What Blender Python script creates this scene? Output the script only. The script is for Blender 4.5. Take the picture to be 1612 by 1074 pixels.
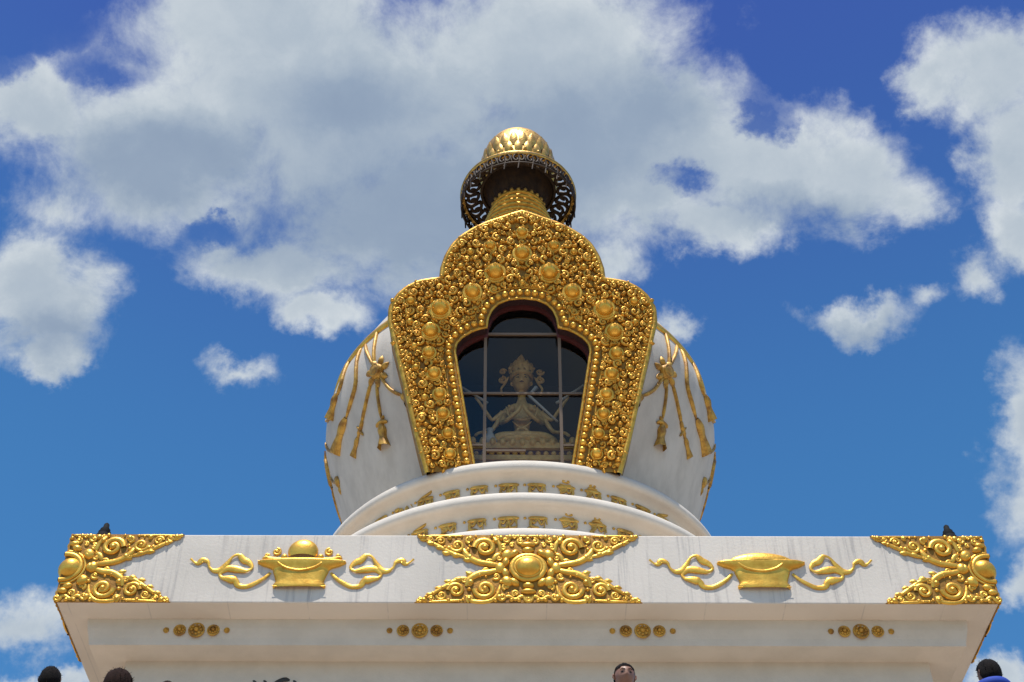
import bpy, math, random
import numpy as np
from mathutils import Vector, Matrix
for o in list(bpy.data.objects): bpy.data.objects.remove(o)
S = bpy.context.scene
C = S.collection
PI = math.pi
rad = math.radians
# ------------------------------------------------------------------ camera
CR = Vector((0.99997727, -0.00646148, -0.00192459)); CU = Vector((-0.00306518, -0.68996542, 0.72383584)); CF = Vector((0.00600495, 0.72381349, 0.68996954))
cam = bpy.data.cameras.new('camera'); co = bpy.data.objects.new('camera', cam); C.objects.link(co)
M = Matrix((CR, CU, -CF)).transposed().to_4x4(); M.translation = Vector((-0.3886, 0, 0)); co.matrix_world = M
cam.sensor_width = 36; cam.lens = 36*2199.67/1612; cam.clip_start = 0.1; cam.clip_end = 20000
S.camera = co
# ------------------------------------------------------------------ sun
SUN = Vector((-0.08, -0.31, 0.947)).normalized()
sl = bpy.data.lights.new('sun', 'SUN'); sl.energy = 5.0; sl.angle = rad(0.5); sl.color = (1, .95, .87)
so = bpy.data.objects.new('sun', sl); C.objects.link(so); so.rotation_euler = SUN.to_track_quat('Z', 'Y').to_euler(); so.location = SUN*60
S.view_settings.view_transform = 'Standard'; S.view_settings.look = 'None'; S.view_settings.exposure = 0.0; S.view_settings.gamma = 1
# ------------------------------------------------------------------ sky with clouds
W = bpy.data.worlds.new('World'); S.world = W; W.use_nodes = True
nt = W.node_tree; nt.nodes.clear()
class NT:
    def __init__(s, nt): s.nt = nt
    def n(s, t, **k):
        x = s.nt.nodes.new(t)
        for a, b in k.items(): setattr(x, a, b)
        return x
    def put(s, sock, v):
        if isinstance(v, bpy.types.NodeSocket): s.nt.links.new(v, sock)
        elif v is not None: sock.default_value = v
    def m(s, op, a, b=None, c=None, clamp=False):
        x = s.n('ShaderNodeMath', operation=op); x.use_clamp = clamp
        s.put(x.inputs[0], a); s.put(x.inputs[1], b); s.put(x.inputs[2], c); return x.outputs[0]
    def v(s, op, a, b=None, c=None):
        x = s.n('ShaderNodeVectorMath', operation=op); s.put(x.inputs[0], a)
        if b is not None: s.put(x.inputs[1], b)
        if c is not None: s.put(x.inputs[2], c)
        return x.outputs['Value'] if op in ('LENGTH', 'DOT_PRODUCT', 'DISTANCE') else x.outputs[0]
    def noise(s, vec, scale, detail=6, rough=.6, dist=0):
        x = s.n('ShaderNodeTexNoise'); s.put(x.inputs['Vector'], vec); x.inputs['Scale'].default_value = scale
        x.inputs['Detail'].default_value = detail; x.inputs['Roughness'].default_value = rough; x.inputs['Distortion'].default_value = dist; return x
    def ramp(s, f, stops):
        x = s.n('ShaderNodeValToRGB'); s.put(x.inputs[0], f); e = x.color_ramp.elements
        while len(e) < len(stops): e.new(0.5)
        for i, (p, c) in enumerate(stops): e[i].position = p; e[i].color = (*c, 1) if len(c) == 3 else c
        return x.outputs[0]
    def mix(s, f, a, b, blend='MIX'):
        x = s.n('ShaderNodeMix', data_type='RGBA', blend_type=blend); s.put(x.inputs[0], f)
        for i, q in ((6, a), (7, b)):
            if isinstance(q, tuple): q = (*q, 1) if len(q) == 3 else q
            s.put(x.inputs[i], q)
        return x.outputs[2]
    def smooth(s, f, a, b):
        x = s.n('ShaderNodeMapRange', interpolation_type='SMOOTHSTEP'); s.put(x.inputs[0], f); x.inputs[1].default_value = a; x.inputs[2].default_value = b; return x.outputs[0]
N = NT(nt)
geo = N.n('ShaderNodeTexCoord').outputs['Generated']
dirv = N.v('NORMALIZE', geo)
f_ = N.m('MAXIMUM', N.v('DOT_PRODUCT', dirv, tuple(CF)), 0.08)
fu = N.m('DIVIDE', N.v('DOT_PRODUCT', dirv, tuple(CR)), f_)
fv = N.m('DIVIDE', N.v('DOT_PRODUCT', dirv, tuple(CU)), f_)
cb = N.n('ShaderNodeCombineXYZ'); N.put(cb.inputs[0], fu); N.put(cb.inputs[1], fv)
nA = N.noise(dirv, 11, 7, .62); nB = N.noise(dirv, 34, 6, .62)
w1 = N.v('SUBTRACT', nA.outputs['Color'], (.5, .5, .5)); w2 = N.v('SUBTRACT', nB.outputs['Color'], (.5, .5, .5))
uv = N.v('ADD', cb.outputs[0], N.v('MULTIPLY', w1, (.085, .075, 0))); uv = N.v('ADD', uv, N.v('MULTIPLY', w2, (.030, .030, 0)))
uv = N.v('MULTIPLY', uv, (1, 1, 0))
# cloud banks over the temple: direction east/up of the view axis, half widths, weight
def blobs(L, sm=.25):
    acc = None
    for (x, y, rx, ry, *w) in L:
        w = w[0] if w else 1
        cx, cy, ax, ay = (x-806)/2200, (537-y)/2200, rx/2200, ry/2200
        ln = N.v('LENGTH', N.v('MULTIPLY_ADD', uv, (1/ax, 1/ay, 0), (-cx/ax, -cy/ay, 0)))
        d = N.m('MULTIPLY_ADD', ln, -w, w)
        acc = d if acc is None else N.m('SMOOTH_MAX', acc, d, sm)
    return acc
CL = [(520,150,400,230),(250,230,270,140),(60,175,130,85),(420,20,260,150),(850,80,280,160),(900,220,300,180),(700,340,330,130),
 (440,420,150,70),(500,495,90,40,.8),(1000,330,170,60,.7),(1180,260,190,110),(1340,270,130,110),(1130,360,120,60),(1430,310,70,55,.7),
 (1560,105,125,85),(1596,230,84,120),(1600,345,70,75),(1470,115,60,45,.8),(80,490,118,108),(35,450,105,90),(85,570,62,46),
 (384,590,48,24,.42),(1348,512,84,38,.72),(1440,478,40,24,.42),(1525,440,48,48,.6),(975,420,60,40,.45),(1085,520,40,28,.45),(80,320,100,50,.5),
 (1612,660,62,120,.85),(1605,790,55,70,.55),(50,985,90,50,.7),(1610,905,45,45,.7),(1565,1060,70,45,.9),(90,1070,110,30,.8),(1060,190,150,110),
 (-260,180,240,150),(-180,560,110,90),(-420,820,200,90),(1860,230,220,190),(1790,640,120,150),(560,-170,420,120),(1350,-260,220,90),(1850,1080,200,70),(-300,1150,260,80)]
HO = [(185,112,95,42),(1085,288,80,44),(350,366,70,36),(1205,185,60,55),(-10,110,70,50),(90,30,130,60)]
DK = [(640,330,420,150),(260,260,230,85),(880,250,250,150),(1020,180,140,110,.8),(560,180,200,100,.8),(1250,330,150,50,.8),(90,530,110,60,.7),(1350,530,80,30,.6)]
field = blobs(CL); hole = N.m('MAXIMUM', blobs(HO, .1), 0)
dark = N.smooth(blobs(DK, .3), -.15, .75)
back = N.m('MULTIPLY_ADD', N.noise(dirv, 2.6, 3, .5).outputs[0], 4.2, -2.35)
front = N.smooth(N.v('DOT_PRODUCT', dirv, tuple(CF)), .80, .90)
fld = N.n('ShaderNodeMix', data_type='FLOAT'); N.put(fld.inputs[0], front); N.put(fld.inputs[2], back); N.put(fld.inputs[3], field)
fb = N.noise(dirv, 16, 9, .66, .25)
off = N.v('ADD', dirv, (-.004, -.012, .016)); fb2 = N.noise(off, 16, 9, .66, .25)
dens = N.m('ADD', fld.outputs[0], N.m('MULTIPLY_ADD', fb.outputs[0], 1.15, -.5))
alpha = N.smooth(dens, -.05, .60)
holeA = N.smooth(N.m('ADD', hole, N.m('MULTIPLY_ADD', fb.outputs[0], 2.4, -1.25)), .05, .75)
alpha = N.m('MULTIPLY', alpha, N.m('MULTIPLY_ADD', N.m('MULTIPLY', holeA, N.smooth(hole, 0, .25)), -.92, 1))
relief = N.m('MULTIPLY_ADD', N.m('SUBTRACT', fb.outputs[0], fb2.outputs[0]), 2.6, .5, clamp=True)
soft = N.noise(dirv, 5.5, 5, .55).outputs[0]
thick = N.smooth(N.m('ADD', fld.outputs[0], N.m('MULTIPLY_ADD', soft, .5, -.25)), .1, .75)
lit = N.m('MULTIPLY_ADD', dark, -.44, .92)
lit = N.m('MULTIPLY_ADD', thick, -.14, lit)
lit = N.m('MULTIPLY_ADD', N.m('SUBTRACT', relief, .5), N.m('MULTIPLY_ADD', thick, -.13, .22), lit)
lit = N.m('MULTIPLY_ADD', N.m('SUBTRACT', soft, .5), .35, lit, clamp=True)
ccol = N.ramp(lit, [(0, (1.45, 1.95, 2.85)), (.4, (2.0, 2.55, 3.35)), (.72, (2.95, 3.45, 4.0)), (1, (4.5, 4.85, 5.1))])
sky = N.n('ShaderNodeTexSky'); sky.sky_type = 'NISHITA'; sky.sun_disc = False
sky.sun_elevation = math.asin(SUN.z); sky.sun_rotation = math.atan2(SUN.x, SUN.y); sky.altitude = 500; sky.air_density = 1.0; sky.dust_density = .4; sky.ozone_density = 2.0
hs = N.n('ShaderNodeHueSaturation'); hs.inputs['Saturation'].default_value = 1.22; hs.inputs['Value'].default_value = 1.0; N.put(hs.inputs['Color'], sky.outputs[0])
tint = N.mix(1.0, hs.outputs[0], (.75, 1.05, 1.08), 'MULTIPLY')
sz = N.n('ShaderNodeSeparateXYZ'); N.put(sz.inputs[0], dirv)
tint = N.mix(N.smooth(sz.outputs[2], .58, .88), tint, N.mix(1.0, tint, (.92, .56, .88), 'MULTIPLY'))
bgc = N.mix(alpha, tint, ccol)
bg = N.n('ShaderNodeBackground'); N.put(bg.inputs[0], bgc); bg.inputs[1].default_value = .15
wo = N.n('ShaderNodeOutputWorld'); nt.links.new(bg.outputs[0], wo.inputs[0])
# ------------------------------------------------------------------ materials
def mat(name, col, rough=.6, metal=0, var=None, vscale=4, bump=0, bscale=60, stretch=(1, 1, 1), spec=.5):
    m = bpy.data.materials.new(name); m.use_nodes = True; t = NT(m.node_tree); b = m.node_tree.nodes['Principled BSDF']
    b.inputs['Roughness'].default_value = rough; b.inputs['Metallic'].default_value = metal; b.inputs['Specular IOR Level'].default_value = spec
    pos = t.n('ShaderNodeNewGeometry').outputs['Position']; p = t.v('MULTIPLY', pos, stretch)
    if var:
        f = t.noise(p, vscale, 6, .65).outputs[0]; t.put(b.inputs['Base Color'], t.mix(t.smooth(f, .35, .68), col, var))
    else: b.inputs['Base Color'].default_value = (*col, 1)
    if bump:
        bn = t.n('ShaderNodeBump'); bn.inputs['Strength'].default_value = bump; bn.inputs['Distance'].default_value = .02
        t.put(bn.inputs['Height'], t.noise(pos, bscale, 4, .6).outputs[0]); t.put(b.inputs['Normal'], bn.outputs[0])
    return m
GOLD = mat('gold_leaf', (.80, .43, .065), .40, .78, (.50, .235, .03), 7, .3, 22)
GOLDK = mat('gold_leaf_crevice_shade', (.40, .20, .028), .55, .55, (.26, .12, .02), 5, .4, 22)  # tarnished gold behind the reliefs, with crevice shade painted into its colour
GOLDB = mat('gold_leaf_bright', (.90, .52, .08), .38, .70, (.70, .36, .045), 4.5, .25, 18)
GOLDO = mat('gold_weathered', (.74, .45, .10), .42, .65, (.42, .23, .05), 5, .4, 20)
GOLDP = mat('gold_paint', (.62, .36, .06), .5, .3, (.28, .13, .025), 6, .3, 25)
BRONZE = mat('bronze_in_shade', (.035, .024, .018), .6, .25, (.07, .042, .022), 5, spec=.25)  # shade of the umbrella's inner side painted in as near-black metal
WHITE = mat('white_plaster', (.665, .60, .515), .75, 0, (.60, .54, .46), 1.7, .25, 24)
DOMEW = mat('dome_plaster', (.60, .545, .47), .75, 0, (.50, .45, .385), 2.4, .25, 14, (1, 1, .3))
STONE = mat('terrace_stone', (.36, .28, .20), .85, 0, (.26, .20, .14), 1.5, .3, 12)
GROUND = mat('ground_paving', (.26, .21, .16), .9, 0, (.19, .155, .12), .6, .3, 6)
DRED = mat('dark_red_paint', (.10, .018, .016), .55, 0, (.07, .012, .012), 5)
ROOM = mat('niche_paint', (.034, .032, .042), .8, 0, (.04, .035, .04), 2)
BAR = mat('lattice_metal', (.20, .135, .09), .5, .3)
BLACK = mat('black_metal', (.01, .011, .012), .8, 0, spec=.15)
STAT = mat('statue_gilding', (1.0, .66, .22), .42, .0, (.70, .40, .11), 5, .2, 25)
STATD = mat('statue_throne_paint', (.40, .30, .16), .6, .2, (.2, .10, .07), 6, .2, 20)
SCARF = mat('white_silk', (.7, .66, .58), .6)
INK = mat('black_lettering', (.03, .03, .03), .6)
# slab plaster with drip streaks and joints
def streaked():
    m = bpy.data.materials.new('streaked_plaster'); m.use_nodes = True; t = NT(m.node_tree); b = m.node_tree.nodes['Principled BSDF']
    pos = t.n('ShaderNodeNewGeometry').outputs['Position']
    a = t.noise(t.v('MULTIPLY', pos, (3.4, 3.4, .35)), 1, 5, .6).outputs[0]
    c = t.noise(t.v('MULTIPLY', pos, (11, 11, .5)), 1, 5, .7).outputs[0]
    big = t.noise(pos, .5, 4, .5).outputs[0]
    s = t.m('MULTIPLY', t.smooth(c, .46, .66), t.smooth(a, .40, .56))
    col = t.mix(t.smooth(big, .4, .65), (.72, .65, .565), (.62, .56, .485))
    nz = t.n('ShaderNodeSeparateXYZ'); t.put(nz.inputs[0], t.n('ShaderNodeNewGeometry').outputs['Normal'])
    s = t.m('MULTIPLY', s, t.m('SUBTRACT', 1, t.m('ABSOLUTE', nz.outputs[2])))
    col = t.mix(t.m('MULTIPLY', s, .55), col, (.30, .28, .27))
    sx = t.n('ShaderNodeSeparateXYZ'); t.put(sx.inputs[0], pos)
    fr = t.m('ABSOLUTE', t.m('SUBTRACT', t.m('FRACT', t.m('MULTIPLY_ADD', sx.outputs[0], .83, .27)), .5))
    j = t.m('MULTIPLY', t.m('LESS_THAN', fr, .008), t.smooth(a, .3, .6))
    col = t.mix(t.m('MULTIPLY', j, .4), col, (.4, .38, .36))
    t.put(b.inputs['Base Color'], col); b.inputs['Roughness'].default_value = .75
    bn = t.n('ShaderNodeBump'); bn.inputs['Strength'].default_value = .2; bn.inputs['Distance'].default_value = .02
    t.put(bn.inputs['Height'], t.noise(pos, 20, 4, .6).outputs[0]); t.put(b.inputs['Normal'], bn.outputs[0])
    return m
STREAK = streaked()
def glassmat():
    m = bpy.data.materials.new('pane_glass'); m.use_nodes = True; n = m.node_tree; n.nodes.clear(); t = NT(n)
    tr = t.n('ShaderNodeBsdfTransparent'); tr.inputs[0].default_value = (.90, .91, .94, 1)
    gl = t.n('ShaderNodeBsdfGlossy'); gl.inputs['Roughness'].default_value = .06
    fr = t.n('ShaderNodeFresnel'); fr.inputs[0].default_value = 1.5
    mx = t.n('ShaderNodeMixShader'); n.links.new(fr.outputs[0], mx.inputs[0]); n.links.new(tr.outputs[0], mx.inputs[1]); n.links.new(gl.outputs[0], mx.inputs[2])
    o = t.n('ShaderNodeOutputMaterial'); n.links.new(mx.outputs[0], o.inputs[0]); return m
GLASS = glassmat()
# ------------------------------------------------------------------ mesh helpers
class MB:
    """collects shapes; every vertex passes through self.f (a map from (u,v,h) to the world)"""
    def __init__(s, f=None): s.V = []; s.F = []; s.sm = []; s.mi = []; s.cur = 0; s.f = f or (lambda u, v, h: (u, v, h))
    def vert(s, *p): s.V.append(s.f(*p)); return len(s.V)-1
    def face(s, ids, sm=True): s.F.append(tuple(ids)); s.sm.append(sm); s.mi.append(s.cur)
    def grid(s, rows, sm=True, wrapu=False, flip=False):
        ids = [[s.vert(*p) for p in r] for r in rows]
        for i in range(len(ids)-1):
            n = len(ids[i])
            for j in range(n if wrapu else n-1):
                k = (j+1) % n; q = (ids[i][j], ids[i][k], ids[i+1][k], ids[i+1][j])
                s.face(q[::-1] if flip else q, sm)
        return ids
    def box(s, x0, x1, y0, y1, z0, z1):
        c = [s.vert(x, y, z) for z in (z0, z1) for y in (y0, y1) for x in (x0, x1)]
        for q in ((0, 2, 3, 1), (4, 5, 7, 6), (0, 1, 5, 4), (2, 6, 7, 3), (0, 4, 6, 2), (1, 3, 7, 5)): s.face([c[i] for i in q], False)
    def boss(s, u, v, ru, rv=None, h=None, h0=0, n=14, m=5, rot=0, point=0):
        rv = rv or ru; h = h or ru; rows = []
        for i in range(m+1):
            a = PI/2*i/m; k = math.cos(a)*(1-.25*point*math.sin(2*a)); 
            rows.append([(u+k*(ru*math.cos(t)*math.cos(rot)-rv*math.sin(t)*math.sin(rot)), v+k*(ru*math.cos(t)*math.sin(rot)+rv*math.sin(t)*math.cos(rot)), h0+h*math.sin(a)*(1+point*.35*(i == m))) for t in [2*PI*j/n for j in range(n)]])
        s.grid(rows, wrapu=True)
    def ring(s, u, v, R, r, Rv=None, h0=0, n=28, k=8, hs=1):
        Rv = Rv or R; rows = []
        for i in range(k+1):
            a = PI*1.15*i/k-PI*.075
            rows.append([(u+(R+r*math.cos(a))*math.cos(t), v+(Rv+r*math.cos(a))*math.sin(t), h0+hs*r*math.sin(a)) for t in [2*PI*j/n for j in range(n)]])
        s.grid(rows, wrapu=True)
    def tube(s, pts, r, h0=0, hs=1, k=7, taper=True, full=False, sub=3):
        P = [Vector((*p, h0)) if len(p) == 2 else Vector(p) for p in pts]
        if len(P) > 2 and sub > 1:
            Q = []
            for i in range(len(P)-1):
                a, b, c, d = P[max(i-1, 0)], P[i], P[i+1], P[min(i+2, len(P)-1)]
                for j in range(sub):
                    t = j/sub; Q.append(.5*((2*b)+(c-a)*t+(2*a-5*b+4*c-d)*t*t+(3*b-a-3*c+d)*t**3))
            Q.append(P[-1]); P = Q
        n = len(P); rows = []
        for i in range(n):
            d = (P[min(i+1, n-1)]-P[max(i-1, 0)]); d.z = 0 if not full else d.z
            d = d.normalized() if d.length > 0 else Vector((1, 0, 0)); nn = Vector((-d.y, d.x, 0))
            if nn.length < .1: nn = Vector((1, 0, 0))
            nn.normalize(); up = Vector((0, 0, 1)) if not full else d.cross(nn)
            t = i/(n-1); rr = r(t) if callable(r) else r*((.35+.65*min(1, 5*t, 5*(1-t))) if taper else 1)
            row = []
            for j in range(k+1):
                a = (PI*1.3*j/k-PI*.15) if not full else 2*PI*j/k
                row.append(tuple(P[i]+nn*rr*math.cos(a)+up*rr*hs*math.sin(a)))
            rows.append(row)
        s.grid(rows, flip=True)
    def curl(s, u, v, R, turns=1.4, d=1, a0=0, r=None, h0=0, bead=True):
        r = r or R*.2; n = int(14*turns)+4; pts = []
        for i in range(n+1):
            t = i/n; rr = (R-r)*(1-.78*t); a = a0+d*2*PI*turns*t
            pts.append((u+rr*math.cos(a), v+rr*math.sin(a), h0+r*.6*t))
        s.tube(pts, lambda t: r*(1-.35*t), hs=1.25, sub=1, k=6)
        if bead: s.boss(u, v, R*.26, h=R*.42, h0=h0+r*.3, n=8, m=3)
    def leaf(s, u, v, ang, L, w, h=None, h0=0):
        h = h or w*.8; rows = []
        for i in range(7):
            t = i/6; ww = w*math.sin(PI*min(1, t*.9+.08))**.8; c = .25*w*math.sin(PI*t)
            rows.append([(u+(L*t)*math.cos(ang)-(ww*q+c)*math.sin(ang), v+(L*t)*math.sin(ang)+(ww*q+c)*math.cos(ang), h0+h*(1-q*q)*math.sin(PI*min(1, t*.85+.12))) for q in (-1, -.5, 0, .5, 1)])
        s.grid(rows, flip=True)
    def plate(s, poly, h0, h1, sm=False):
        t = [s.vert(u, v, h1) for u, v in poly]; b = [s.vert(u, v, h0) for u, v in poly]; n = len(poly)
        s.face(t, False)
        for i in range(n): j = (i+1) % n; s.face((b[i], b[j], t[j], t[i]), False)
    def lathe(s, prof, n=64, c=(0, 0), skip=None, sq=1):
        rows = [[(c[0]+r*math.sin(2*PI*j/n), c[1]-sq*r*math.cos(2*PI*j/n), z) for j in range(n)] for r, z in prof]
        ids = [[s.vert(*p) for p in r] for r in rows]
        for i in range(len(ids)-1):
            for j in range(n):
                k = (j+1) % n
                if skip and skip(rows[i][j], rows[i+1][k]): continue
                s.face((ids[i][j], ids[i][k], ids[i+1][k], ids[i+1][j]))
    def build(s, name, m, parent=None, bevel=0):
        me = bpy.data.meshes.new(name); me.from_pydata([tuple(v) for v in s.V], [], s.F); me.update()
        me.polygons.foreach_set('use_smooth', s.sm)
        for q in (m if isinstance(m, list) else [m]): me.materials.append(q)
        me.polygons.foreach_set('material_index', s.mi)
        o = bpy.data.objects.new(name, me); C.objects.link(o); o.parent = parent
        if bevel:
            b = o.modifiers.new('b', 'BEVEL'); b.width = bevel; b.segments = 2; b.limit_method = 'ANGLE'
        return o
def thing(name, label, cat, group=None, loc=(0, 0, 0)):
    o = bpy.data.objects.new(name, None); o.location = loc; o.empty_display_size = .3; C.objects.link(o); o['label'] = label; o['category'] = cat
    if group: o['group'] = group
    return o
def setting(o): o['kind'] = 'structure'; return o
AX = 25.12
rnd = random.Random(7)
# ------------------------------------------------------------------ ground, terrace, stairs
g = MB(); g.grid([[(x, y, -1.6) for x in (-3000, 3000)] for y in (-3000, 3000)], sm=False); setting(g.build('ground', GROUND))
g = MB(); g.box(-34, 34, 9.2, 62, -1.596, 4.2); g.box(-34.1, 34.1, 9.0, 9.45, 4.204, 4.32); t_ = setting(g.build('terrace', STONE))
g = MB(); n = 34
for i in range(n): g.box(-3.2, 3.2, 2.0+i*.205, 8.99, -1.596+i*.17, -1.6+(i+1)*.17-.002)
setting(g.build('stairs', STONE))
# ------------------------------------------------------------------ stupa
ST = thing('stupa', 'white Buddhist stupa with a round dome, gold relief ornament and a gold spire', 'stupa', loc=(0, AX, 4.2))
def part(mb, name, m, parent=ST, bevel=0):
    o = mb.build(name, m, None, bevel)
    o.parent = parent
    if parent is ST: o.matrix_parent_inverse = Matrix.Translation(Vector((0, AX, 4.2))).inverted()
    return o
def sqlathe(prof):  # stacked square mouldings (half width, z)
    mb = MB()
    ids = [[mb.vert(sx*w, AX+sy*w, z) for sx, sy in ((-1, -1), (1, -1), (1, 1), (-1, 1))] for w, z in prof]
    for i in range(len(ids)-1):
        for j in range(4): k = (j+1) % 4; mb.face((ids[i][j], ids[i][k], ids[i+1][k], ids[i+1][j]), False)
    mb.face(ids[0][::-1], False); mb.face(ids[-1], False)
    return mb
part(sqlathe([(8.2, 4.204), (8.2, 4.6), (7.7, 4.6), (7.7, 5.0), (7.2, 5.0), (7.2, 5.5), (6.6, 5.7), (6.2, 5.9), (6.17, 11.27)]), 'base', WHITE)
part(sqlathe([(6.64, 11.25), (6.66, 11.36), (6.70, 11.5), (6.72, 11.66), (6.6, 11.70)]), 'frieze', WHITE)
part(sqlathe([(6.74, 11.655), (7.085, 11.69), (7.12, 11.69), (7.12, 12.94)]), 'platform', STREAK, bevel=.02)
# round mouldings with lip
def lip(R, z):  # bright convex lip whose upper edge is at R,z, seen from below
    return [(R-.02, z-.22), (R+.015, z-.18), (R+.03, z-.13), (R+.015, z-.04), (R-.03, z+.02), (R-.12, z+.06)]
g = MB(); g.lathe([(0, 12.93), (5.3, 12.93), (5.3, 14.0), (5.12, 14.2)]+[(r, z) for r, z in lip(5.1, 14.55)]+[(4.3, 14.64)], 128, (0, AX)); part(g, 'round_moulding', WHITE)
g = MB(); g.lathe([(4.2, 14.62), (4.42, 14.66), (4.43, 15.0), (4.45, 15.32), (4.49, 15.39), (4.6, 15.42)]+lip(4.7, 15.64)+[(3.9, 15.74)], 128, (0, AX)); part(g, 'round_moulding', WHITE)
g = MB(); g.lathe([(3.8, 15.72), (4.0, 15.76), (4.01, 16.1), (4.03, 16.42), (4.07, 16.49), (4.17, 16.52)]+lip(4.26, 16.74)+[(3.2, 16.84)], 128, (0, AX)); part(g, 'round_moulding', WHITE)
# dome
RZ = [16.6, 17.6, 18.6, 19.6, 20.3, 20.9, 21.6, 22.6, 23.4, 24.0, 24.4, 24.6]; RR = [3.34, 3.67, 4.0, 4.31, 4.48, 4.47, 4.27, 3.80, 3.30, 2.75, 2.1, 1.4]
def dr(z):
    # smooth interpolation of the dome profile
    zs = np.array([z-.3, z-.15, z, z+.15, z+.3]); return float(np.interp(zs, RZ, RR).mean())
g = MB()
skip = lambda a, b: a[1] < AX-2 and abs((a[0]+b[0])/2) < 1.55 and 16.9 < (a[2]+b[2])/2 < 21.0
g.lathe([(dr(z), z) for z in np.linspace(16.75, 24.5, 63)]+[(1.2, 24.65)], 160, (0, AX), skip); part(g, 'dome', DOMEW)
# harmika
g = sqlathe([(1.35, 24.6), (1.35, 24.8), (1.15, 24.9), (1.1, 25.0), (1.1, 25.7), (1.2, 25.8), (1.3, 25.95), (1.3, 26.15), (1.15, 26.25), (1.15, 26.5)]); part(g, 'harmika', GOLD, bevel=.02)
# spire rings
g = MB(); prof = [(1.1, 26.5)]
z = 26.6; R = 1.30; nr = 10
for i in range(nr):
    t = i/(nr-1); R = 1.34-.60*t; hgt = .24
    prof += [(R-.15, z), (R-.03, z+.03), (R, z+.09), (R-.03, z+.15), (R-.14, z+.18)]; z += hgt
prof += [(.55, z), (.56, z+.05)]
g.lathe(prof, 64, (0, AX)); sp = part(g, 'spire', GOLD)
# bead collar near the top of the spire rings
g = MB(lambda u, v, h: (math.sin(u)*h, AX-math.cos(u)*h, v)); 
def radial(f0):  # (angle arc, z, offset) on a cylinder-like surface radius f0(z)
    return lambda a, z, h: (math.sin(a)*(f0(z)+h), AX-math.cos(a)*(f0(z)+h), z)
g = MB()
for i in range(24):
    a = 2*PI*i/24; f = lambda u, v, h, a=a: ((.70+h)*math.sin(a)+u*math.cos(a), AX-(.70+h)*math.cos(a)+u*math.sin(a), 28.92+v)
    g.f = f; g.boss(0, 0, .06, .08, .06, n=8, m=3)
part(g, 'bead_collar', GOLDO)
# bell shaped lotus below the umbrella
g = MB(); n = 96; rows = []
for i in range(13):
    t = i/12; z = 28.72+.98*t; r0 = .60+.40*t**1.7
    rows.append([((r0+.05*abs(math.sin(8*th))*math.sin(PI*min(1, t+.15)))*math.sin(th), AX-(r0+.05*abs(math.sin(8*th))*math.sin(PI*min(1, t+.15)))*math.cos(th), z) for th in [2*PI*j/n for j in range(n)]])
g.grid(rows, wrapu=True); part(g, 'lotus_bell', BRONZE)
# pierced umbrella: annulus of scrolls and a hanging pierced fringe
um = MB(lambda u, v, h: (v*math.sin(u), AX-v*math.cos(u), 29.62-.19*(v-1.0)/.55*1.0+h))
for R0, r0 in ((1.0, .05), (1.54, .06)):
    um.tube([(2*PI*j/72, R0, 0) for j in range(73)], r0, k=6, full=True, taper=False, sub=1)
um.f = lambda u, v, h: (u, AX+v, 29.60-.3*max(0, math.hypot(u, v)-1.05)+h)
nn = 22
for i in range(nn):
    a = 2*PI*i/nn; cx, cy = 1.28*math.sin(a), -1.28*math.cos(a)
    pts = lambda R, t0, t1, q: [(cx+R*math.cos(a+q*t)*1.0, cy+R*math.sin(a+q*t), 0) for t in np.linspace(t0, t1, 9)]
    for q in (1, -1):
        P = []
        for j in range(15):
            t = j/14; rr = .21*(1-.75*t); b = a+q*(1.0+5.6*t); P.append((cx+rr*math.cos(b)+.07*q*math.cos(a), cy+rr*math.sin(b)+.07*q*math.sin(a), 0))
        um.tube(P, .05, k=5, full=True, sub=1, taper=False)
    um.tube([(1.0*math.sin(a+.14), -1.0*math.cos(a+.14), 0), (1.3*math.sin(a+.10), -1.3*math.cos(a+.10), 0), (1.57*math.sin(a+.14), -1.57*math.cos(a+.14), 0)], .035, k=5, full=True)
part(um, 'umbrella', BRONZE)
um = MB(lambda u, v, h: ((1.55+h)*math.sin(u), AX-(1.55+h)*math.cos(u), v))
for z0, r0 in ((29.02, .03),):
    um.tube([(2*PI*j/72, z0, 0) for j in range(73)], lambda t: r0, k=6, full=False, sub=1)
um.f = lambda u, v, h: ((1.55+h)*math.sin(u/1.6), AX-(1.55+h)*math.cos(u/1.6), v)
nn = 26
for i in range(nn):
    u0 = 2*PI*1.6*i/nn
    for q in (1, -1):
        um.tube([(u0+q*x, z0) for x, z0 in ((.0, 29.38), (.11, 29.33), (.15, 29.2), (.09, 29.1), (.03, 29.14), (.05, 29.22))], .034, k=5)
    um.tube([(u0, 29.3), (u0+.02, 29.15), (u0, 28.95), (u0-.02, 28.78)], lambda t: .035*(1-.4*t), k=5)
    um.tube([(u0+.19, 29.38), (u0+.17, 29.2), (u0+.21, 29.04)], .025, k=5)
part(um, 'umbrella_fringe', BRONZE)
um = MB(); um.lathe([(1.47, 29.36), (1.56, 29.36), (1.6, 29.40), (1.56, 29.45), (1.58, 29.49), (1.54, 29.53), (1.47, 29.53)], 96, (0, AX)); part(um, 'umbrella_rim', GOLDO)
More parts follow.
